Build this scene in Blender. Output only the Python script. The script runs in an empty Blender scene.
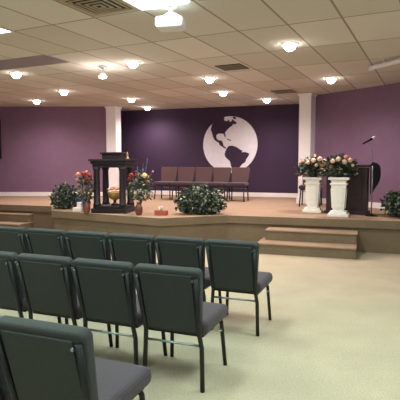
import bpy, bmesh, math, random
from mathutils import Vector, Matrix
C = bpy.context.scene.collection
R = math.radians
random.seed(7)
SZ = 0.57      # stage floor height
CZ = 3.20      # ceiling height

# ---------------------------------------------------------------- materials
def srgb(r, g, b):
    f = lambda c: (c/255/12.92) if c/255 <= .04045 else ((c/255+.055)/1.055)**2.4
    return (f(r), f(g), f(b), 1)
def mat(name, col, rough=.7, metal=0, noise=0, scale=40, bump=0, emit=None, es=0, sheen=0, spec=.5, col2=None):
    m = bpy.data.materials.new(name); m.use_nodes = True
    nt = m.node_tree; b = nt.nodes['Principled BSDF']
    b.inputs['Base Color'].default_value = col
    b.inputs['Roughness'].default_value = rough
    b.inputs['Metallic'].default_value = metal
    b.inputs['Specular IOR Level'].default_value = spec
    if sheen: b.inputs['Sheen Weight'].default_value = sheen
    if emit:
        b.inputs['Emission Color'].default_value = emit; b.inputs['Emission Strength'].default_value = es
    if noise or bump or col2:
        tc = nt.nodes.new('ShaderNodeTexCoord')
        n = nt.nodes.new('ShaderNodeTexNoise'); n.inputs['Scale'].default_value = scale; n.inputs['Detail'].default_value = 4
        nt.links.new(tc.outputs['Object'], n.inputs['Vector'])
        mx = nt.nodes.new('ShaderNodeMix'); mx.data_type = 'RGBA'
        rp = nt.nodes.new('ShaderNodeMapRange'); rp.inputs[1].default_value = .3; rp.inputs[2].default_value = .7
        nt.links.new(n.outputs['Fac'], rp.inputs[0]); nt.links.new(rp.outputs[0], mx.inputs[0])
        if col2: mx.inputs[6].default_value = col; mx.inputs[7].default_value = col2
        else:
            mx.inputs[6].default_value = tuple(c*(1-noise) for c in col[:3])+(1,)
            mx.inputs[7].default_value = tuple(min(1, c*(1+noise)) for c in col[:3])+(1,)
        nt.links.new(mx.outputs[2], b.inputs['Base Color'])
        if bump:
            bp = nt.nodes.new('ShaderNodeBump'); bp.inputs['Strength'].default_value = bump; bp.inputs['Distance'].default_value = .005
            nt.links.new(n.outputs['Fac'], bp.inputs['Height']); nt.links.new(bp.outputs[0], b.inputs['Normal'])
    return m

def carpet(name, c1, c2):
    m = mat(name, c1, .95, 0, 0, 70, .5, col2=c2, spec=.1)
    nt = m.node_tree; b = nt.nodes['Principled BSDF']
    mx = [n for n in nt.nodes if n.type == 'MIX'][0]
    tc = [n for n in nt.nodes if n.type == 'TEX_COORD'][0]
    n2 = nt.nodes.new('ShaderNodeTexNoise'); n2.inputs['Scale'].default_value = 2.3; n2.inputs['Detail'].default_value = 6
    nt.links.new(tc.outputs['Object'], n2.inputs['Vector'])
    hs = nt.nodes.new('ShaderNodeHueSaturation')
    mr = nt.nodes.new('ShaderNodeMapRange'); mr.inputs[1].default_value=.3; mr.inputs[2].default_value=.7; mr.inputs[3].default_value=.93; mr.inputs[4].default_value=1.07
    nt.links.new(n2.outputs['Fac'], mr.inputs[0]); nt.links.new(mr.outputs[0], hs.inputs['Value'])
    nt.links.new(mx.outputs[2], hs.inputs['Color']); nt.links.new(hs.outputs[0], b.inputs['Base Color'])
    return m

M = {}
M['carpet'] = carpet('floor_carpet', srgb(170,159,138), srgb(190,178,156))
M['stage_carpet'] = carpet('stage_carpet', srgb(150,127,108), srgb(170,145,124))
M['riser'] = carpet('shaded_riser_carpet', srgb(112,99,82), srgb(130,115,96))  # same carpet as the treads, shade of upright faces put into the colour
M['wall_purple'] = mat('mauve_wall_paint', srgb(126,97,124), .75, noise=.04, scale=6)
M['wall_dark'] = mat('dark_purple_wall_paint', srgb(56,35,66), .75, noise=.04, scale=6)
M['wall_back'] = mat('beige_wall_paint', srgb(190,180,165), .8)
M['white_trim'] = mat('white_trim_paint', srgb(246,242,246), .5)
M['globe_white'] = mat('globe_white', srgb(242,238,250), .6, noise=.04, scale=9)
M['frame_black'] = mat('black_chair_frame', srgb(22,25,28), .45, .1)
M['shell'] = mat('charcoal_green_fabric', srgb(46,51,49), .85, noise=.25, scale=160, bump=.3, sheen=.03)
M['pad'] = mat('dark_grey_fabric', srgb(50,53,54), .85, noise=.2, scale=160, bump=.3, sheen=.05)
M['seat'] = mat('plum_grey_fabric', srgb(66,56,65), .85, noise=.22, scale=160, bump=.3, sheen=.1)
M['brown_fabric'] = mat('brown_fabric', srgb(84,58,60), .85, noise=.15, scale=120, bump=.3, sheen=.2)
M['brown_seat'] = mat('dark_brown_fabric', srgb(52,35,46), .85, noise=.15, scale=120, sheen=.2)
M['steel'] = mat('steel', srgb(150,165,170), .3, .9)
M['black_wood'] = mat('black_stained_wood', srgb(26,17,26), .5, noise=.2, scale=14)
M['pulpit'] = mat('dark_brown_wood', srgb(48,26,34), .6, noise=.25, scale=10)
M['white_plaster'] = mat('white_plaster', srgb(244,244,240), .5, noise=.04, scale=20)
M['vase'] = mat('brown_glaze', srgb(112,66,58), .3, noise=.3, scale=25)
M['brass'] = mat('aged_brass', srgb(170,142,92), .45, .35, noise=.2, scale=15)
M['dark_metal'] = mat('dark_metal', srgb(22,20,22), .4, .6)
M['leaf_dark'] = mat('leaf_dark', srgb(32,48,38), .5, noise=.3, scale=30)
M['leaf_mid'] = mat('leaf_mid', srgb(62,80,56), .5, noise=.3, scale=30)
M['leaf_pale'] = mat('leaf_pale', srgb(158,166,146), .5, noise=.2, scale=30)
M['leaf_blue'] = mat('leaf_blue_green', srgb(44,62,74), .5, noise=.3, scale=30)
M['leaf_olive'] = mat('leaf_olive', srgb(120,112,60), .55, noise=.3, scale=30)
M['peach'] = mat('peach_petal', srgb(250,226,208), .6, noise=.08, scale=40)
M['cream'] = mat('cream_petal', srgb(244,220,160), .6, noise=.08, scale=40)
M['red'] = mat('red_petal', srgb(160,52,44), .6, noise=.2, scale=40)
M['orange'] = mat('orange_petal', srgb(234,170,138), .6, noise=.15, scale=40)
M['blue_petal'] = mat('blue_petal', srgb(60,90,130), .6)
M['blue_pot'] = mat('blue_glaze', srgb(40,54,84), .3)
M['soil_pot'] = mat('dark_pot', srgb(46,44,40), .7)
M['paper'] = mat('white_tissue', srgb(240,236,232), .8)
M['tissue_box'] = mat('rust_card', srgb(170,84,66), .6, noise=.35, scale=45)
M['white_plastic'] = mat('white_plastic', srgb(235,235,238), .4)
M['grey_plastic'] = mat('grey_plastic', srgb(120,118,122), .5)
M['screen'] = mat('black_screen', srgb(14,12,18), .25)
M['vent'] = mat('vent_metal', srgb(158,146,132), .6, .2)
M['vent_dark'] = mat('vent_shadow_duct', srgb(34,28,26), .8)
M['return'] = mat('grey_return_grille', srgb(172,158,164), .7)
M['diff_frame'] = mat('tan_diffuser_frame', srgb(176,160,134), .6)
M['cloth'] = mat('black_cloth', srgb(20,18,28), .9, sheen=.1)
M['lens'] = mat('lamp_lens', (1,1,1,1), .5, emit=(1,.93,.84,1), es=30)
M['panel'] = mat('fluorescent_lens', (1,1,1,1), .5, emit=(.92,.97,1,1), es=9)
M['bulb'] = mat('spot_bulb', (1,1,1,1), .5, emit=(1,.96,.95,1), es=60)

def ceiling_mat():
    m = bpy.data.materials.new('acoustic_ceiling_tile'); m.use_nodes = True
    nt = m.node_tree; L = nt.links; b = nt.nodes['Principled BSDF']; b.inputs['Roughness'].default_value = .9; b.inputs['Specular IOR Level'].default_value = .1
    tc = nt.nodes.new('ShaderNodeTexCoord')
    def mth(op, a, bb=None, c=None):
        n = nt.nodes.new('ShaderNodeMath'); n.operation = op
        for i, v in enumerate((a, bb, c)):
            if v is None: continue
            if isinstance(v, (int, float)): n.inputs[i].default_value = v
            else: L.new(v, n.inputs[i])
        return n.outputs[0]
    sp = nt.nodes.new('ShaderNodeSeparateXYZ'); L.new(tc.outputs['Object'], sp.inputs[0])
    x, y = sp.outputs[0], sp.outputs[1]
    ca, sa = math.cos(R(26)), math.sin(R(26))
    u = mth('DIVIDE', mth('ADD', mth('SUBTRACT', mth('MULTIPLY', x, ca), mth('MULTIPLY', y, sa)), 1.637), .633)
    v = mth('DIVIDE', mth('SUBTRACT', mth('ADD', mth('MULTIPLY', x, sa), mth('MULTIPLY', y, ca)), 5.75), 1.23)
    fu, fv = mth('FRACT', u), mth('FRACT', v)
    du = mth('MULTIPLY', mth('MINIMUM', fu, mth('SUBTRACT', 1, fu)), .633)
    dv = mth('MULTIPLY', mth('MINIMUM', fv, mth('SUBTRACT', 1, fv)), 1.23)
    line = mth('LESS_THAN', mth('MINIMUM', du, dv), .013)
    cmb = nt.nodes.new('ShaderNodeCombineXYZ'); L.new(mth('FLOOR', u), cmb.inputs[0]); L.new(mth('FLOOR', v), cmb.inputs[1])
    wn = nt.nodes.new('ShaderNodeTexWhiteNoise'); wn.noise_dimensions = '2D'; L.new(cmb.outputs[0], wn.inputs['Vector'])
    mx = nt.nodes.new('ShaderNodeMix'); mx.data_type = 'RGBA'
    L.new(wn.outputs['Value'], mx.inputs[0]); mx.inputs[6].default_value = srgb(204,198,186); mx.inputs[7].default_value = srgb(228,221,214)
    ns = nt.nodes.new('ShaderNodeTexNoise'); ns.inputs['Scale'].default_value = 45; ns.inputs['Detail'].default_value = 5; L.new(tc.outputs['Object'], ns.inputs['Vector'])
    mul = nt.nodes.new('ShaderNodeMix'); mul.data_type = 'RGBA'; mul.blend_type = 'MULTIPLY'; mul.inputs[0].default_value = .12
    L.new(mx.outputs[2], mul.inputs[6]); L.new(ns.outputs['Fac'], mul.inputs[7])
    m3 = nt.nodes.new('ShaderNodeMix'); m3.data_type = 'RGBA'; L.new(line, m3.inputs[0]); L.new(mul.outputs[2], m3.inputs[6]); m3.inputs[7].default_value = srgb(160,144,132)
    L.new(m3.outputs[2], b.inputs['Base Color'])
    return m
M['ceiling'] = ceiling_mat()

# ---------------------------------------------------------------- mesh helpers
class MB:
    def __init__(s): s.bm = bmesh.new()
    def _xf(s, vs, mtx):
        if mtx is not None: bmesh.ops.transform(s.bm, matrix=mtx, verts=vs)
    def box(s, c, size, bev=0, seg=2, mtx=None, mi=0, taper=None):
        r = bmesh.ops.create_cube(s.bm, size=1); vs = r['verts']
        for v in vs:
            t = (v.co.z+.5)
            k = 1 if taper is None else taper[0]*(1-t)+taper[1]*t
            v.co = Vector((v.co.x*size[0]*k, v.co.y*size[1]*(k if taper and len(taper) > 2 else 1), v.co.z*size[2]))
        if bev:
            es = list({e for v in vs for e in v.link_edges})
            rr = bmesh.ops.bevel(s.bm, geom=es+vs, offset=bev, segments=seg, profile=.5, affect='EDGES')
            vs = list({v for f in rr['faces'] for v in f.verts} | {v for v in vs if v.is_valid})
            seen = set(vs); st = list(vs)
            while st:
                v = st.pop()
                for e in v.link_edges:
                    o = e.other_vert(v)
                    if o not in seen: seen.add(o); st.append(o)
            vs = list(seen)
        for f in {f for v in vs for f in v.link_faces}: f.material_index = mi
        bmesh.ops.transform(s.bm, matrix=Matrix.Translation(c), verts=vs)
        s._xf(vs, mtx); return s
    def tube(s, pts, r, n=10, mi=0, cap=True):
        pts = [Vector(p) for p in pts]; rs = r if isinstance(r, (list, tuple)) else [r]*len(pts)
        rings = []; prev = None
        for i, p in enumerate(pts):
            d = ((pts[min(i+1, len(pts)-1)]-p).normalized() + (p-pts[max(i-1, 0)]).normalized())
            d = d.normalized() if d.length > 1e-6 else Vector((0,0,1))
            a = prev if prev is not None else (Vector((1,0,0)) if abs(d.x) < .9 else Vector((0,1,0)))
            e1 = (a - d*a.dot(d)).normalized(); e2 = d.cross(e1); prev = e1
            rings.append([s.bm.verts.new(p+(e1*math.cos(2*math.pi*k/n)+e2*math.sin(2*math.pi*k/n))*rs[i]) for k in range(n)])
        for a, b in zip(rings, rings[1:]):
            for k in range(n):
                f = s.bm.faces.new((a[k], a[(k+1)%n], b[(k+1)%n], b[k])); f.smooth = True; f.material_index = mi
        if cap:
            for rg in (list(reversed(rings[0])), rings[-1]):
                f = s.bm.faces.new(rg); f.material_index = mi
        return s
    def lathe(s, c, prof, n=24, mi=0):
        rings = []
        for (r, z) in prof:
            rings.append([s.bm.verts.new((c[0]+r*math.cos(2*math.pi*k/n), c[1]+r*math.sin(2*math.pi*k/n), c[2]+z)) for k in range(n)])
        for a, b in zip(rings, rings[1:]):
            for k in range(n):
                f = s.bm.faces.new((a[k], a[(k+1)%n], b[(k+1)%n], b[k])); f.smooth = True; f.material_index = mi
        f = s.bm.faces.new(list(reversed(rings[0]))); f.material_index = mi
        f = s.bm.faces.new(rings[-1]); f.material_index = mi
        return s
    def prism(s, poly, z0, z1, mi=0, mtx=None):
        a = [s.bm.verts.new((p[0], p[1], z0)) for p in poly]; b = [s.bm.verts.new((p[0], p[1], z1)) for p in poly]
        fs = [s.bm.faces.new(list(reversed(a))), s.bm.faces.new(b)]
        n = len(poly)
        for k in range(n): fs.append(s.bm.faces.new((a[k], a[(k+1)%n], b[(k+1)%n], b[k])))
        for f in fs: f.material_index = mi
        s._xf(a+b, mtx); return s
    def leaf(s, p, d, up, L, W, mi=0):
        d = d.normalized(); sd = d.cross(up)
        sd = sd.normalized() if sd.length > 1e-4 else Vector((1,0,0)); nn = sd.cross(d)
        a = s.bm.verts.new(p); b = s.bm.verts.new(p+d*L*.45+sd*W*.5+nn*L*.08); c = s.bm.verts.new(p+d*L-nn*L*.12); e = s.bm.verts.new(p+d*L*.45-sd*W*.5+nn*L*.08)
        m = s.bm.verts.new(p+d*L*.5)
        for q in ((a, b, m), (b, c, m), (c, e, m), (e, a, m)):
            f = s.bm.faces.new(q); f.material_index = mi; f.smooth = True
        return s
    def build(s, name, m, parent=None, loc=None, rz=0):
        bmesh.ops.recalc_face_normals(s.bm, faces=s.bm.faces)
        me = bpy.data.meshes.new(name); s.bm.to_mesh(me); s.bm.free()
        for q in (m if isinstance(m, list) else [m]): me.materials.append(q)
        o = bpy.data.objects.new(name, me); C.objects.link(o)
        if parent: o.parent = parent
        if loc is not None: o.location = loc
        o.rotation_euler.z = rz
        return o
def thing(name, label, cat, loc=(0,0,0), rz=0, group=None):
    o = bpy.data.objects.new(name, None); C.objects.link(o); o.empty_display_size = .1
    o.location = loc; o.rotation_euler.z = rz
    return tag(o, label, cat, group)
def tag(o, label, cat, group=None):
    o['label'] = label; o['category'] = cat
    if group: o['group'] = group
    return o
def struct(o): o['kind'] = 'structure'; return o
def dup(root, loc, rz, label, group=None):
    r = root.copy(); C.objects.link(r); r.location = loc; r.rotation_euler = (0, 0, rz); r['label'] = label
    if group: r['group'] = group
    for ch in list(root.children):
        c = ch.copy(); C.objects.link(c); c.parent = r
        for g in list(ch.children):
            d = g.copy(); C.objects.link(d); d.parent = c
    return r
def wallseg(name, a, b, z0, z1, m, th=.12, side=1):
    a = Vector(a); b = Vector(b); d = (b-a); n = Vector((-d.y, d.x)).normalized()*side*th
    mb = MB(); mb.prism([a, b, b+n, a+n], z0, z1)
    return struct(mb.build(name, m))

# ---------------------------------------------------------------- the room
WL, WR, WB = -7.2, 6.3, -3.0
LY = 14.25
A0, A1 = (-2.5, 15.42), (2.82, 13.60)       # alcove wall
B0, B1 = (2.82, 11.95), (6.3, 6.80)         # angled right wall
room = [(WL, WB), (WR, WB), (WR, B1[1]), B0, A1, A0, (-2.5, LY), (WL, LY)]
struct(MB().prism(room, -.1, 0).build('floor', M['carpet']))
struct(MB().prism(room, CZ, CZ+.1).build('ceiling', M['ceiling']))
wallseg('wall_left', (WL, LY), (-2.5, LY), 0, CZ, M['wall_purple'])
wallseg('wall_alcove_left', (-2.5, LY), (-2.5, A0[1]), 0, CZ, M['wall_dark'])
wallseg('wall_middle', A0, A1, 0, CZ, M['wall_dark'])
wallseg('wall_alcove_right', A1, B0, 0, CZ, M['wall_dark'])
wallseg('wall_right', B0, B1, 0, CZ, M['wall_purple'])
wallseg('wall_side_left', (WL, WB), (WL, LY), 0, CZ, M['wall_purple'])
wallseg('wall_side_right', B1, (WR, WB), 0, CZ, M['wall_purple'])
wallseg('wall_rear', (WR, WB), (WL, WB), 0, CZ, M['wall_back'])
wallseg('baseboard_left', (WL, LY), (-2.5, LY), SZ, SZ+.12, M['white_trim'], .02, -1)
wallseg('baseboard_middle', A0, A1, SZ, SZ+.12, M['white_trim'], .02, -1)
wallseg('baseboard_right', B0, B1, SZ, SZ+.12, M['white_trim'], .02, -1)

# stage
front = [(WL, 12.19), (-4.76, 11.40), (-3.34, 10.93), (-3.02, 9.89), (-0.70, 8.53), (0.51, 9.02), (3.39, 8.08), (5.75, 7.31)]
def offset(pl, d):
    out = []
    for i, p in enumerate(pl):
        p = Vector(p); ns = []
        for a, b in ((i-1, i), (i, i+1)):
            if a < 0 or b >= len(pl): continue
            e = (Vector(pl[b])-Vector(pl[a])).normalized(); ns.append(Vector((e.y, -e.x)))
        n = sum(ns, Vector((0, 0))).normalized(); k = d/max(.4, n.dot(ns[0])); out.append(tuple(p+n*k))
    return out
backpts = [(5.95, 7.25), B0, A1, A0, (-2.5, LY), (WL, LY)]
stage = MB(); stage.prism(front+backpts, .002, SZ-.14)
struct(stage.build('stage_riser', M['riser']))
lip = offset(front, .05); lip[0] = (WL, lip[0][1]+.03)
st = MB(); st.prism(lip+backpts, SZ-.14, SZ)
for f in st.bm.faces:
    f.material_index = 0
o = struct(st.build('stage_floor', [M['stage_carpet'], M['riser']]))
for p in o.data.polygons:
    if abs(p.normal.z) < .5: p.material_index = 1  # upright lip faces get the carpet colour with shade painted in
trim = offset(front, .034)
# thin seam shadow gap under the lip
def steps(name, label, a, b, flip=1, depth=.33):
    """two carpeted steps; a-b is the lowest nosing line at floor level"""
    a = Vector(a); b = Vector(b); u = (b-a).normalized(); n = Vector((-u.y, u.x))
    L = (b-a).length; rz = math.atan2(u.y, u.x)
    t = thing(name, label, 'steps', (a.x, a.y, 0), rz)
    for k in range(2):
        mb = MB(); y0 = k*depth
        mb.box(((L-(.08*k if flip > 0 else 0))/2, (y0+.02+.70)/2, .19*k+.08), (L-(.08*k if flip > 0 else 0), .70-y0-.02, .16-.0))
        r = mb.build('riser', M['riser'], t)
        r.location.x = .08*k if flip > 0 else 0
        mb = MB(); mb.box((L/2, (y0+.70)/2, .19*k+.175), (L+.02-(.08*k), .70-y0, .035), .012)
        tr = mb.build('tread', M['stage_carpet'], t); tr.location.x = .05*k if flip > 0 else -.05*k
    return t
steps('stage_steps', 'pair of wide carpeted steps up to the stage on the right', (.97, 8.13), (2.50, 7.61))
steps('stage_steps', 'pair of carpeted steps up to the stage at the far left', (-5.9, 11.22), (-4.06, 10.60))

# columns
def column(x, y, w, rz, label):
    t = thing('column', label, 'column', (x, y, SZ), R(rz)); h = CZ-SZ
    MB().box((0, 0, h/2), (w, w, h), .01).build('shaft', M['white_trim'], t)
    MB().box((0, 0, .08), (w+.05, w+.05, .16), .008).build('base_moulding', M['white_trim'], t)
    mb = MB(); mb.box((0, 0, h-.03), (w+.05, w+.05, .06), .015)
    mb.build('capital', M['white_trim'], t)
column(-2.55, 14.28, .32, -20, 'square white column beside the left mauve wall, behind the black stand')
column(2.58, 11.66, .30, -35, 'square white column between the dark alcove and the right wall')

# globe mural
ang = math.atan2(A1[1]-A0[1], A1[0]-A0[0])
gx = .885; gy = A0[1] + (gx-A0[0])*math.tan(ang)
gt = thing('globe_mural', 'white flat globe with dark continents on the dark purple wall', 'wall mural',
           (gx+math.sin(ang)*.004*1, gy-math.cos(ang)*.004, 2.09), ang)
RG = .83
toXZ = Matrix.Rotation(R(90), 4, 'X')
MB().prism([(RG*math.cos(2*math.pi*k/96), RG*math.sin(2*math.pi*k/96)) for k in range(96)], 0, .008, mtx=toXZ).build('disc', M['globe_white'], gt)
def cont(name, px, z=.008, m='wall_dark'):
    MB().prism([((x-198)/180*RG, (238-y)/196*RG) for x, y in px], z, z+.004, mtx=toXZ).build(name, M[m], gt)
cont('north_america', [(100,60),(76,100),(70,130),(80,160),(86,185),(97,206),(112,217),(125,225),(130,240),(145,250),(160,262),(174,268),(168,255),(156,245),(152,228),(146,212),(134,208),(118,205),(108,190),(107,172),(120,160),(145,160),(156,164),(162,180),(170,190),(169,172),(165,155),(180,135),(195,120),(212,108),(220,95),(235,100),(242,86),(228,76),(214,62),(206,80),(196,78),(190,66),(180,74),(168,74),(158,66),(163,52),(150,42),(128,46)])
cont('south_america', [(178,262),(192,246),(215,245),(240,254),(262,270),(280,280),(276,292),(300,290),(325,300),(322,315),(305,340),(300,360),(280,372),(266,392),(250,412),(236,430),(222,428),(212,405),(205,380),(200,355),(185,340),(170,325),(163,305),(168,285)])
cont('greenland', [(222,60),(214,48),(228,46),(240,54),(232,66)], m='wall_dark')
cont('island', [(176,198),(180,195),(196,203),(209,211),(202,213),(190,207)])

# dark screen on left wall
t = thing('wall_screen', 'black flat screen mounted on the left mauve wall', 'screen', (-6.42, LY-.05, 2.25))
MB().box((0, 0, 0), (1.14, .06, 1.15), .01).build('casing', M['screen'], t)
MB().box((0, -.032, 0), (1.06, .006, 1.07)).build('display', M['screen'], t)

# ---------------------------------------------------------------- church chairs
def make_chair(name, label, shell, pad, seat, group, loc, rz):
    t = thing(name, label, 'chair', loc, rz, group)
    MB().box((0, .03, .432), (.495, .49, .10), .04, 4).build('seat', seat, t)
    MB().box((0, .02, .377), (.43, .42, .022), .004).build('seat_frame', M['frame_black'], t)
    tilt = Matrix.Translation((0, -.215, .43)) @ Matrix.Rotation(R(15), 4, 'X')
    mb = MB(); w_, h_, cr = .246, .240, .036; pl = []
    for cx_, cz_, a0 in ((w_-cr, h_-cr, 0), (-w_+cr, h_-cr, 90), (-w_+.045+cr*.6, -h_+cr*.6, 180), (w_-.045-cr*.6, -h_+cr*.6, 270)):
        rr_ = cr if cz_ > 0 else cr*.6
        for k in range(7): pl.append((cx_+rr_*math.cos(R(a0+15*k)), cz_+rr_*math.sin(R(a0+15*k))))
    mb.prism(pl, -.033, .033, mtx=tilt @ Matrix.Translation((0, .02, .20)) @ toXZ)
    es = [e for e in mb.bm.edges if len(e.link_faces) == 2 and any(len(f.verts) > 4 for f in e.link_faces)]
    bmesh.ops.bevel(mb.bm, geom=es, offset=.016, segments=3, profile=.6, affect='EDGES')
    for f in mb.bm.faces: f.smooth = len(f.verts) <= 4
    mb.build('backrest', pad, t)
    MB().box((0, -.018, .195), (.375, .014, .425), .004, 2, tilt).build('back_panel', shell, t)
    for sx in (-1, 1):
        top = tilt @ Vector((sx*.220, -.024, .40)); bot = tilt @ Vector((sx*.202, -.024, -.01))
        MB().tube([top, bot, (sx*.20, -.232, .40), (sx*.212, -.215, .30), (sx*.222, -.225, .003)], .0165).build('leg', M['frame_black'], t)
        MB().tube([(sx*.195, .20, .375), (sx*.205, .215, .34), (sx*.225, .25, .003)], .0155).build('leg', M['frame_black'], t)
        a = tilt @ Vector((sx*.2, -.04, .385)); MB().tube([a, a+Vector((0, -.006, 0))], .008, 8).build('bolt', M['steel'], t)
    MB().tube([(-.212, -.218, .315), (.212, -.218, .315)], .009, 8).build('stretcher', M['steel'], t)
    pts = [(.235+.03*math.sin(a), .05+.03*math.cos(a)*0-.0+.028*math.cos(a), .345) for a in [k*math.pi/5 for k in range(6)]]
    MB().tube(pts, .004, 6).build('linking_hook', M['steel'], t)
    return t
TH = R(-21.5)
cu = Vector((math.cos(TH), math.sin(TH)))
rows = [((.393, 4.495), ['dark padded chair at the right end of the farthest row', 'second chair from the right end of the farthest row',
          'third chair from the right end of the farthest row', 'fourth chair from the right end of the farthest row',
          'fifth chair from the right end of the farthest row', 'chair cut by the left edge of the photo in the farthest row'],
         'chairs of the farthest audience row'),
        ((-.107, 3.435), ['dark padded chair at the right end of the middle row with its legs fully seen',
          'second chair from the right end of the middle row', 'third chair from the right end of the middle row',
          'chair cut by the left edge of the photo in the middle row'], 'chairs of the middle audience row'),
        ((-.575, 2.305), ['nearest chair, at the bottom left corner, with its plum grey seat showing',
          'sliver of a chair left of the nearest chair at the photo edge'], 'chairs of the nearest audience row')]
proto = None
for (x, y), labels, grp in rows:
    for i, lb in enumerate(labels):
        p = Vector((x, y)) - cu*.507*i
        if proto is None: proto = make_chair('padded_chair', lb, M['shell'], M['pad'], M['seat'], grp, (p.x, p.y, 0), TH)
        else: dup(proto, (p.x, p.y, 0), TH, lb, grp)
T2 = R(180-18.7); su = Vector((math.cos(R(-18.7)), math.sin(R(-18.7))))
c0 = Vector((-.93, 13.02)); ord_ = ['leftmost brown chair of the row on the stage', 'second brown chair from the left of the row on the stage',
    'middle brown chair of the row on the stage', 'fourth brown chair from the left of the row on the stage', 'rightmost brown chair of the row on the stage, under the globe']
for i in range(5):
    p = c0+su*.503*i
    if i == 0: bproto = make_chair('padded_chair', ord_[0], M['brown_fabric'], M['brown_fabric'], M['brown_seat'], 'brown chairs in a row on the stage', (p.x, p.y, SZ), T2)
    else: dup(bproto, (p.x, p.y, SZ), T2, ord_[i], 'brown chairs in a row on the stage')
lone = dup(bproto, (2.53, 10.93, SZ), T2, 'lone brown chair mostly hidden behind the left white pedestal')
del lone['group']

# ---------------------------------------------------------------- black temple-like stand
TT = R(-12)
t = thing('display_stand', 'black wooden stand with four columns and a stepped top', 'stand', (-1.727, 9.62, SZ), TT)
MB().box((0, 0, .045), (.72, .62, .09), .008).build('base', M['black_wood'], t)
MB().box((0, 0, .115), (.66, .56, .05), .008).build('plinth', M['black_wood'], t)
for sx in (-1, 1):
    for sy in (-1, 1):
        mb = MB(); mb.lathe((sx*.268, sy*.22, .14), [(.078, 0), (.078, .03), (.066, .05), (.064, .4), (.06, .68), (.07, .72), (.078, .75)], 20)
        mb.build('column', M['black_wood'], t)
mb = MB(); mb.box((0, 0, .925), (.66, .56, .07), .006); mb.box((0, 0, .985), (.72, .62, .05), .01); mb.box((0, 0, 1.035), (.78, .67, .05), .008)
mb.build('entablature', M['black_wood'], t)
mb = MB(); mb.box((0, .02, 1.11), (.38, .32, .10), .008); mb.box((0, .02, 1.175), (.44, .38, .035), .008)
mb.build('stepped_top', M['black_wood'], t)
t = thing('candle_holder', 'small gold figure on the right of the black stand top', 'ornament', (-1.43, 9.50, SZ+1.061))
MB().lathe((0, 0, 0), [(.035, 0), (.038, .012), (.02, .03), (.016, .07), (.022, .08), (.012, .11), (.006, .14)], 16).build('figure', M['brass'], t)

# flowers and leaves
def blossom(mb, c, r, mi=0):
    c = Vector(c)
    for ring, (n, tilt, k) in enumerate(((5, 1.25, .55), (6, .8, .8), (7, .3, 1.0))):
        for j in range(n):
            a = 2*math.pi*(j+ring*.5)/n+random.uniform(-.15, .15)
            d = Vector((math.cos(a)*math.cos(tilt), math.sin(a)*math.cos(tilt), math.sin(tilt)))
            up = Vector((-math.cos(a)*math.sin(tilt), -math.sin(a)*math.sin(tilt), math.cos(tilt)))
            mb.leaf(c+Vector((0, 0, -r*.25)), d, up, r*k*1.15, r*1.1, mi)
    r2 = bmesh.ops.create_icosphere(mb.bm, subdivisions=1, radius=r*.62)
    for v in r2['verts']: v.co += c
    for f in {f for v in r2['verts'] for f in v.link_faces}: f.material_index = mi; f.smooth = True
def rnd_dir():
    while True:
        v = Vector([random.uniform(-1, 1) for _ in range(3)])
        if .05 < v.length < 1: return v.normalized()
def foliage(c, rad, n, L, weights, parent, zmin=0, mats=('leaf_dark', 'leaf_mid', 'leaf_pale', 'leaf_blue', 'leaf_olive'), core=True, low=-.25):
    mb = MB(); c = Vector(c)
    for _ in range(n):
        d = rnd_dir()
        if d.z < low: d.z = -d.z*.5
        k = random.uniform(.55, 1.0)**.6 * (1+.14*math.sin(d.x*9+d.y*7)+.08*math.sin(d.z*13))
        p = c+Vector((d.x*rad[0], d.y*rad[1], d.z*rad[2]))*k
        if p.z < zmin+.02: p.z = zmin+random.uniform(.02, .06)
        dd = (d+rnd_dir()*.8+Vector((0, 0, -.25))).normalized()
        if p.z+dd.z*L < zmin+.005: dd.z = abs(dd.z)*.2
        mb.leaf(p, dd, (d+rnd_dir()*.5).normalized(), L*random.uniform(.6, 1.2), L*.62, random.choices(range(5), weights)[0])
    if core:
        # twiggy inner mass of stems
        for _ in range(26):
            d = rnd_dir(); d.z = abs(d.z)
            mb.tube([(c.x, c.y, zmin+.06), c+Vector((d.x*rad[0], d.y*rad[1], d.z*rad[2]))*.8], [.006, .003], 4, 0)
    return mb.build('foliage', [M[q] for q in mats], parent)
def pot(r, h, m, parent, z=0):
    MB().lathe((0, 0, z), [(r*.72, 0), (r, h*.85), (r*1.06, h*.86), (r*1.06, h), (r*.9, h), (r*.88, h*.8)], 24).build('pot', m, parent)

def vase(x, y, label):
    t = thing('vase', label, 'vase', (x, y, SZ))
    MB().lathe((0, 0, 0), [(.042, 0), (.05, .01), (.072, .07), (.075, .12), (.06, .175), (.036, .21), (.034, .225), (.046, .245), (.04, .245), (.03, .22)], 24).build('body', M['vase'], t)
vase(-2.215, 9.33, 'brown glazed vase left of the black stand')
vase(-1.15, 8.98, 'brown glazed vase right of the black stand')
def bouquet(x, y, label, blooms, n, spread, top, weights, spikes=()):
    z0 = SZ+.20
    t = thing('bouquet', label, 'flowers', (x, y, z0))
    mb = MB()
    for bx_, by_, bz_, *_ in blooms: mb.tube([(0, 0, -.05), (bx_*.5, by_*.5, bz_*.6), (bx_, by_, bz_)], .004, 5)
    for bx_, by_, bz_ in spikes: mb.tube([(0, 0, 0), (bx_*.4, by_*.4, bz_*.55), (bx_, by_, bz_)], [.005, .005, .002], 5)
    mb.build('stem', M['leaf_mid'], t)
    foliage((0, 0, top*.52), (spread, spread*.8, top*.46), n, .07, weights, t, zmin=.05, core=False, low=-.9)
    for bx_, by_, bz_, r, m in blooms:
        mb = MB(); blossom(mb, (bx_, by_, bz_), r); mb.build('blossom', M[m], t)
    for sx, sy, sz in spikes:
        mb = MB()
        for k in range(7):
            f = .6+.4*k/7
            p = Vector((sx, sy, sz))*f; mb.leaf(p, Vector((sx+random.uniform(-.1, .1), sy, sz*.8)), rnd_dir(), .07, .02)
        mb.build('flower_spike', M['blue_petal'], t)
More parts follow.
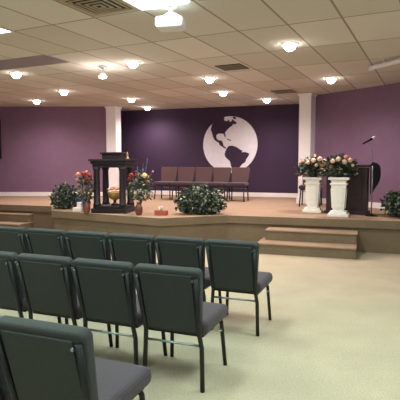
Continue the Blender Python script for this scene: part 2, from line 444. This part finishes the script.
bouquet(-2.215, 9.33, 'bouquet of orange and red flowers in the vase left of the black stand',
        [(-.13, -.08, .56, .08, 'orange'), (-.01, -.12, .57, .085, 'red'), (.09, -.08, .54, .07, 'red'), (-.17, .0, .46, .05, 'orange'), (.08, -.12, .46, .055, 'red'), (.0, .06, .60, .06, 'orange'), (.03, -.14, .47, .06, 'red')],
        280, .14, .58, (4, 4, 1.2, 2, 3))
bouquet(-1.12, 8.98, 'bouquet with a cream and a red flower in the vase right of the black stand',
        [(.10, -.13, .55, .085, 'cream'), (-.14, -.13, .55, .085, 'red'), (-.19, -.07, .47, .06, 'red'), (.15, -.06, .44, .05, 'orange'), (-.06, -.12, .62, .045, 'red'), (.24, .0, .62, .03, 'orange')],
        380, .21, .60, (4, 5, 2, 2, 3), spikes=[(.06, 0, .78), (.14, .02, .86), (-.05, .02, .70), (.24, .0, .66)])

# urn of flowers inside the stand
t = thing('urn', 'brass urn on a dark foot inside the black stand', 'urn', (-1.70, 9.56, SZ+.14))
MB().lathe((0, 0, 0), [(.075, 0), (.078, .02), (.03, .05), (.026, .09), (.045, .11)], 24).build('foot', M['dark_metal'], t)
MB().lathe((0, 0, .10), [(.035, 0), (.09, .03), (.135, .09), (.145, .15), (.15, .175), (.135, .175), (.12, .15)], 28).build('bowl', M['brass'], t)
t = thing('flower_mound', 'mound of peach flowers filling the brass urn', 'flowers', (-1.70, 9.56, SZ+.45))
for k in range(14):
    a = k*2.4; r = .034*math.sqrt(k)
    mb = MB(); blossom(mb, (r*math.cos(a), r*math.sin(a), .05-.35*r), .05); mb.build('blossom', M['orange' if k % 3 else 'peach'], t)

# small white tissue object and tissue box
t = thing('card_holder', 'small white stepped card holder on the platform edge left of the vase', 'card holder', (-2.47, 9.70, SZ), TT)
MB().box((0, 0, .04), (.20, .12, .08), .01).build('base', M['paper'], t)
MB().box((.02, .02, .13), (.10, .06, .12), .012).build('card', M['paper'], t)
t = thing('tissue_box', 'rust coloured tissue box with white tissue on the stage', 'tissue box', (-.73, 9.0, SZ), TT)
MB().box((0, 0, .045), (.235, .12, .09), .005).build('box', M['tissue_box'], t)
mb = MB()
for k in range(9): mb.leaf(Vector((0, 0, .085)), Vector((random.uniform(-.7, .7), random.uniform(-.4, .4), .7)), rnd_dir(), .10, .07)
mb.build('tissue', M['paper'], t)

# potted greenery on the stage
def planter(name, label, x, y, rad, n, L, w, potr, poth, potm, zc, mat_pot='soil_pot'):
    t = thing(name, label, 'plant', (x, y, SZ))
    pot(potr, poth, M[mat_pot], t)
    foliage((0, 0, zc), rad, n, L, w, t, low=-.95)
    return t
planter('potted_ivy', 'wide bushy variegated ivy at the front centre of the stage', -.0+.01, 9.22, (.43, .26, .27), 3600, .075, (5, 3.5, 2.6, 2, .3), .17, .18, 0, .24)
planter('potted_ivy', 'leafy ivy on the stage left of the vases', -2.91, 10.30, (.25, .22, .29), 1300, .075, (5, 4, 2.0, 2, .4), .13, .16, 0, .22)
planter('potted_ivy', 'dark bushy ivy at the right edge beside the microphone stand', 3.78, 8.70, (.40, .34, .25), 2200, .08, (6, 3.5, 1.6, 3, .5), .16, .18, 0, .24)
t = thing('potted_ivy', 'dark blue round pot with low leaves behind the white card holder', 'plant', (-2.47, 10.10, SZ))
MB().lathe((0, 0, 0), [(.09, 0), (.15, .07), (.165, .15), (.14, .23), (.12, .25), (.11, .23)], 24).build('pot', M['blue_pot'], t)
foliage((0, 0, .24), (.15, .13, .10), 160, .06, (3, 2, 1, 5, 0), t, zmin=.2, core=False)

# pedestals with rose arrangements
def pedestal(x, y, rz, h, label):
    t = thing('pedestal', label, 'pedestal', (x, y, SZ), R(rz))
    mb = MB(); mb.box((0, 0, .025), (.37, .37, .05), .006); mb.box((0, 0, .07), (.31, .31, .05), .015); mb.build('base', M['white_plaster'], t)
    mb = MB(); mb.box((0, 0, .095+(h-.235)/2), (.27, .27, h-.235), .006, taper=(.74, 1.0, 1)); mb.build('shaft', M['white_plaster'], t)
    mb = MB()
    for sx in (-1, 1):
        pass
    mb.box((0, 0, h-.125), (.31, .31, .03), .008); mb.box((0, 0, h-.08), (.27, .27, .07), .004, taper=(.9, 1.08, 1)); mb.box((0, 0, h-.023), (.37, .37, .046), .010)
    mb.build('capital', M['white_plaster'], t)
    # framed panels on the four faces
    for k in range(4):
        m = Matrix.Rotation(R(90*k), 4, 'Z')
        mb = MB(); mb.box((0, -.1225, .095+(h-.235)/2), (.15, .012, h-.36), .004, mtx=m @ Matrix.Translation((0,-.0,0)) @ Matrix.Rotation(R(3.8), 4, 'X') @ Matrix.Translation((0,.017,0)))
        mb.build('panel', M['white_plaster'], t)
pedestal(2.265, 9.60, -20, .70, 'white pedestal farther from the camera, nearest the column')
pedestal(2.57, 8.86, -20, .72, 'white pedestal in front of the dark pulpit')
def roses(x, y, z, label, blooms, n, rad):
    t = thing('rose_arrangement', label, 'flowers', (x, y, z))
    pot(.10, .08, M['soil_pot'], t)
    foliage((0, 0, .15), rad, n, .075, (6, 4, 1, 3, 1.5), t, zmin=.0, low=-.5)
    for bx_, by_, bz_, r, m in blooms:
        mb = MB(); blossom(mb, (bx_, by_, bz_), r); mb.build('rose', M[m], t)
roses(2.265, 9.60, SZ+.70, 'peach roses and dark leaves on the farther white pedestal',
      [(-.05, -.20, .33, .08, 'peach'), (.07, -.20, .36, .08, 'peach'), (-.15, -.17, .29, .07, 'peach'), (.17, -.18, .31, .085, 'peach'), (.0, -.23, .24, .06, 'peach'), (-.24, -.10, .31, .055, 'orange'), (.1, -.22, .23, .06, 'orange'), (.0, -.1, .42, .05, 'peach')], 900, (.31, .20, .24))
roses(2.57, 8.86, SZ+.72, 'peach roses and dark leaves on the white pedestal before the pulpit',
      [(-.17, -.16, .29, .075, 'peach'), (-.08, -.19, .33, .075, 'peach'), (.03, -.20, .28, .085, 'peach'), (.13, -.18, .31, .08, 'peach'), (.06, -.17, .37, .06, 'orange'), (-.2, -.15, .19, .055, 'orange'), (.19, -.15, .22, .055, 'peach')], 900, (.30, .20, .22))

# pulpit
t = thing('pulpit', 'dark brown wooden pulpit behind the white pedestals', 'pulpit', (2.87, 9.33, SZ), R(-25))
MB().box((0, 0, .03), (.82, .36, .06), .006).build('base', M['pulpit'], t)
MB().box((0, .01, .47), (.76, .31, .84), .006).build('body', M['pulpit'], t)
MB().box((0, -.152, .47), (.56, .012, .70), .004).build('front_panel', M['pulpit'], t)
MB().box((0, 0, .925), (.84, .40, .045), .008, mtx=Matrix.Rotation(R(1), 4, 'X')).build('top', M['pulpit'], t)
# dark cloth hanging off its right end
t = tag(MB().prism([(0, .02), (.05, .05), (.12, .035), (.165, -.02), (.18, -.12), (.175, -.25), (.14, -.36), (.08, -.45), (.04, -.54), (.005, -.56)], -.11, .11, mtx=toXZ).build('draped_cloth', M['cloth'], None, (3.255, 9.17, SZ+.945), R(-25)),
        'black cloth hanging off the right end of the pulpit', 'cloth')
bpy.context.view_layer.update()
bv = t.modifiers.new('soften', 'BEVEL'); bv.width = .03; bv.segments = 4

# microphone stand
t = thing('microphone_stand', 'tall thin microphone stand beside the pulpit', 'microphone stand', (3.17, 8.84, SZ))
MB().lathe((0, 0, 0), [(.11, 0), (.11, .012), (.02, .03), (.016, .05)], 28).build('base', M['dark_metal'], t)
MB().tube([(0, 0, .03), (0, 0, .95)], .0115).build('pole', M['steel'], t)
MB().tube([(0, 0, .93), (0, 0, 1.0)], .016).build('clutch', M['dark_metal'], t)
MB().tube([(0, 0, .95), (0, 0, 1.08), (-.035, 0, 1.22), (-.06, 0, 1.33)], .008).build('gooseneck', M['steel'], t)
t2 = thing('microphone', 'black microphone with a silver head on the tall stand', 'microphone', (3.10, 8.84, SZ+1.35), 0)
MB().tube([(-.12, 0, -.02), (-.02, 0, .035), (.05, 0, .075)], [.016, .02, .022], 12).build('handle', M['dark_metal'], t2)
MB().tube([(.05, 0, .075), (.06, 0, .081), (.085, 0, .095), (.105, 0, .107)], [.02, .027, .027, .012], 14).build('head', M['white_plastic'], t2)

# ---------------------------------------------------------------- ceiling fittings
GA = R(-26)
def uv(u, v):  # ceiling grid coordinates to room coordinates
    return (u*math.cos(R(26))+v*math.sin(R(26)), v*math.cos(R(26))-u*math.sin(R(26)))
spots = [(-3.38, 8.98, 'recessed ceiling light at the far left, below the grey grille'),
 (-3.13, 11.19, 'recessed ceiling light left of the starry spot lamp'),
 (-4.32, 12.87, 'farthest left recessed ceiling light close to the mauve wall'),
 (-1.10, 8.02, 'recessed ceiling light below and left of the projector'),
 (-1.76, 12.5, 'small recessed ceiling light above the left column'),
 (-1.55, 14.35, 'smallest recessed ceiling light nearest the alcove wall'),
 (.19, 9.50, 'bright recessed ceiling light just left of the small black vent'),
 (.54, 11.35, 'recessed ceiling light above the globe'),
 (1.25, 6.82, 'largest recessed ceiling light, right of the projector'),
 (2.57, 9.56, 'recessed ceiling light above the right column'),
 (1.74, 12.63, 'recessed ceiling light above the right side of the globe')]
lp = None
for x, y, lb in spots:
    if lp is None:
        lp = thing('recessed_light', lb, 'ceiling light', (x, y, CZ), 0, 'recessed ceiling lights')
        mb = MB(); n = 28
        a, b_, c_, d_ = [[mb.bm.verts.new((r*math.cos(2*math.pi*k/n), r*math.sin(2*math.pi*k/n), z)) for k in range(n)] for r, z in ((.115, 0), (.112, -.012), (.09, -.012), (.088, 0))]
        for p, q in ((a, b_), (b_, c_), (c_, d_)):
            for k in range(n): mb.bm.faces.new((p[k], p[(k+1)%n], q[(k+1)%n], q[k]))
        mb.build('trim_ring', M['white_trim'], lp)
        MB().lathe((0, 0, -.010), [(.02, -.085), (.045, -.078), (.066, -.060), (.080, -.034), (.086, 0), (.088, .008)], 28).build('lens', M['lens'], lp)
    else: dup(lp, (x, y, CZ), 0, lb)
def lamp(kind, name, loc, power, col, **k):
    l = bpy.data.lights.new(name, kind); l.energy = power; l.color = col
    for a, v in k.items(): setattr(l, a, v)
    o = bpy.data.objects.new(name, l); C.objects.link(o); o.location = loc; return o
WARM = (1, .84, .78)
for i, (x, y, lb) in enumerate(spots):
    lamp('SPOT', 'recessed_lamp_light', (x, y, CZ-.14), 165 if i != 6 else 200, WARM, spot_size=R(165), spot_blend=1, shadow_soft_size=.08)
# spot fitting with star-bright lamp
t = thing('spot_lamp', 'ceiling spot lamp on a short stem, starry bright, above the left side', 'spot lamp', (-1.67, 8.38, CZ))
MB().lathe((0, 0, -.03), [(.06, 0), (.07, .03)], 20).build('mount', M['white_plastic'], t)
MB().tube([(0, 0, -.02), (0, 0, -.09)], .012).build('stem', M['white_plastic'], t)
MB().lathe((0, 0, -.17), [(.055, 0), (.05, .05), (.03, .09)], 20).build('shade', M['white_plastic'], t)
MB().lathe((0, 0, -.20), [(.03, 0), (.06, .012), (.065, .03)], 20).build('bulb', M['bulb'], t)
lamp('POINT', 'spot_lamp_light', (-1.67, 8.38, CZ-.26), 14, (1, .85, .8), shadow_soft_size=.05)

# fluorescent troffers (2x4 ft cells of the grid)
COOL = (.70, 1, .85)
tro = [(-2.59, 3.92, 'bright fluorescent ceiling panel behind the projector at the top'), (-5.11, 3.92, 'fluorescent ceiling panel at the left edge'),
       (-.06, 3.92, None), (2.47, 3.92, None), (-2.59, 1.46, None), (-5.11, 1.46, None), (-.06, 1.46, None), (-2.59, -1.0, None), (-.06, -1.0, None)]
for u, v, lb in tro:
    x, y = uv(u, v)
    t = thing('ceiling_panel_light', lb or 'fluorescent ceiling panel above the seats, outside the photo', 'ceiling light', (x, y, CZ), GA, 'fluorescent ceiling panels')
    mb = MB()
    for sx in (-1, 1): mb.box((sx*.30, 0, -.006), (.03, 1.20, .012))
    for sy in (-1, 1): mb.box((0, sy*.588, -.006), (.57, .03, .012))
    mb.build('frame', M['white_trim'], t)
    MB().box((0, 0, -.004), (.57, 1.145, .006)).build('lens', M['panel'], t)
    o = lamp('AREA', 'panel_light', (x, y, CZ-.02), 31, COOL, shape='RECTANGLE', size=.57, size_y=1.14); o.rotation_euler.z = GA

# air diffuser
x, y = uv(-3.19, 4.15)
t = thing('ceiling_vent', 'square tan ceiling diffuser with nested slats at the top left', 'vent', (x, y, CZ), GA, 'ceiling vents')
MB().box((0, 0, -.004), (.60, .60, .008)).build('backing', M['vent_dark'], t)
for k, s_ in enumerate((.60, .46, .34, .22, .11)):
    mb = MB(); w = .05 if k == 0 else .022; z = -.012-.004*k
    for q in (-1, 1):
        mb.box((q*(s_/2-w/2), 0, z), (w, s_, .008)); mb.box((0, q*(s_/2-w/2), z), (s_-2*w, w, .008))
    mb.build('slat', M['diff_frame'], t)
def smallvent(u, v, s_, label, rz=0):
    x, y = uv(u, v)
    t = thing('ceiling_vent', label, 'vent', (x, y, CZ), GA+rz, 'ceiling vents')
    MB().box((0, 0, -.004), (s_, s_, .008)).build('backing', M['vent_dark'], t)
    for k in range(7):
        MB().box((0, -s_/2+s_*(k+.5)/7, -.012), (s_*.96, .018, .006)).build('slat', M['vent'], t)
smallvent(-3.20, 7.82, .46, 'small black slatted ceiling vent right of the bright lamp')
smallvent(-3.20, 11.0, .5, 'small dark slatted ceiling vent near the right column')
x, y = uv(-6.5, 5.97)
t = thing('return_grille', 'long grey return air grille in the ceiling at the left', 'vent', (x, y, CZ), GA)
MB().box((0, 0, -.004), (2.2, .58, .008)).build('backing', M['return'], t)
for k in range(16): MB().box((0, -.28+.56*(k+.5)/16, -.011), (2.18, .012, .006)).build('slat', M['return'], t)

# projector
t = thing('projector', 'white projector hanging from the ceiling under the bright panel', 'projector', (-.31, 5.22, CZ), R(-10))
MB().lathe((0, 0, -.012), [(.07, 0), (.07, .012)], 20).build('ceiling_plate', M['white_plastic'], t)
MB().tube([(0, 0, -.01), (0, 0, -.13)], .02).build('mount_pole', M['white_plastic'], t)
mb = MB(); mb.box((0, 0, -.18), (.29, .24, .115), .03, 3); mb.build('casing', M['white_plastic'], t)
MB().tube([(.07, .10, -.18), (.07, .14, -.18)], .035, 16).build('projector_lens', M['grey_plastic'], t)
MB().box((0, -.121, -.19), (.20, .006, .04)).build('vent_panel', M['grey_plastic'], t)
for sx in (-1, 1): MB().tube([(sx*.09, 0, -.10), (sx*.03, 0, -.07), (0, 0, -.06)], .008, 6).build('bracket_arm', M['white_plastic'], t)

# rolled projection screen case by the right wall
pa = Vector((2.83, 8.12)); d = Vector((.28, -.66)).normalized()
t = thing('screen_case', 'long white rolled screen case hanging under the ceiling at the right', 'screen case', (pa.x, pa.y, 3.12), math.atan2(d.y, d.x))
MB().tube([(0, 0, 0), (2.2, 0, 0)], .036, 16).build('case', M['white_plastic'], t)
MB().tube([(-.02, 0, 0), (0, 0, 0)], .040, 16).build('end_cap', M['white_plastic'], t)
for q in (.3, 1.9): MB().box((q, 0, .06), (.03, .03, .04)).build('hanger', M['white_plastic'], t)

# ---------------------------------------------------------------- camera, world, view
w = bpy.data.worlds.new('dim_room'); bpy.context.scene.world = w; w.use_nodes = True
w.node_tree.nodes['Background'].inputs[0].default_value = (.5, .48, .5, 1); w.node_tree.nodes['Background'].inputs[1].default_value = .05
cd = bpy.data.cameras.new('camera'); cam = bpy.data.objects.new('camera', cd); C.objects.link(cam)
cd.sensor_width = 36; cd.sensor_height = 36; cd.sensor_fit = 'HORIZONTAL'; cd.lens = 36*480/400
cam.location = (0, 0, 1.55); cam.rotation_euler = (R(90)-math.atan(37/480), 0, 0)
cd.clip_start = .05
S = bpy.context.scene; S.camera = cam
S.view_settings.view_transform = 'Standard'; S.view_settings.look = 'None'; S.view_settings.gamma = 1; S.view_settings.use_curve_mapping = False
S.view_settings.exposure = 0.0
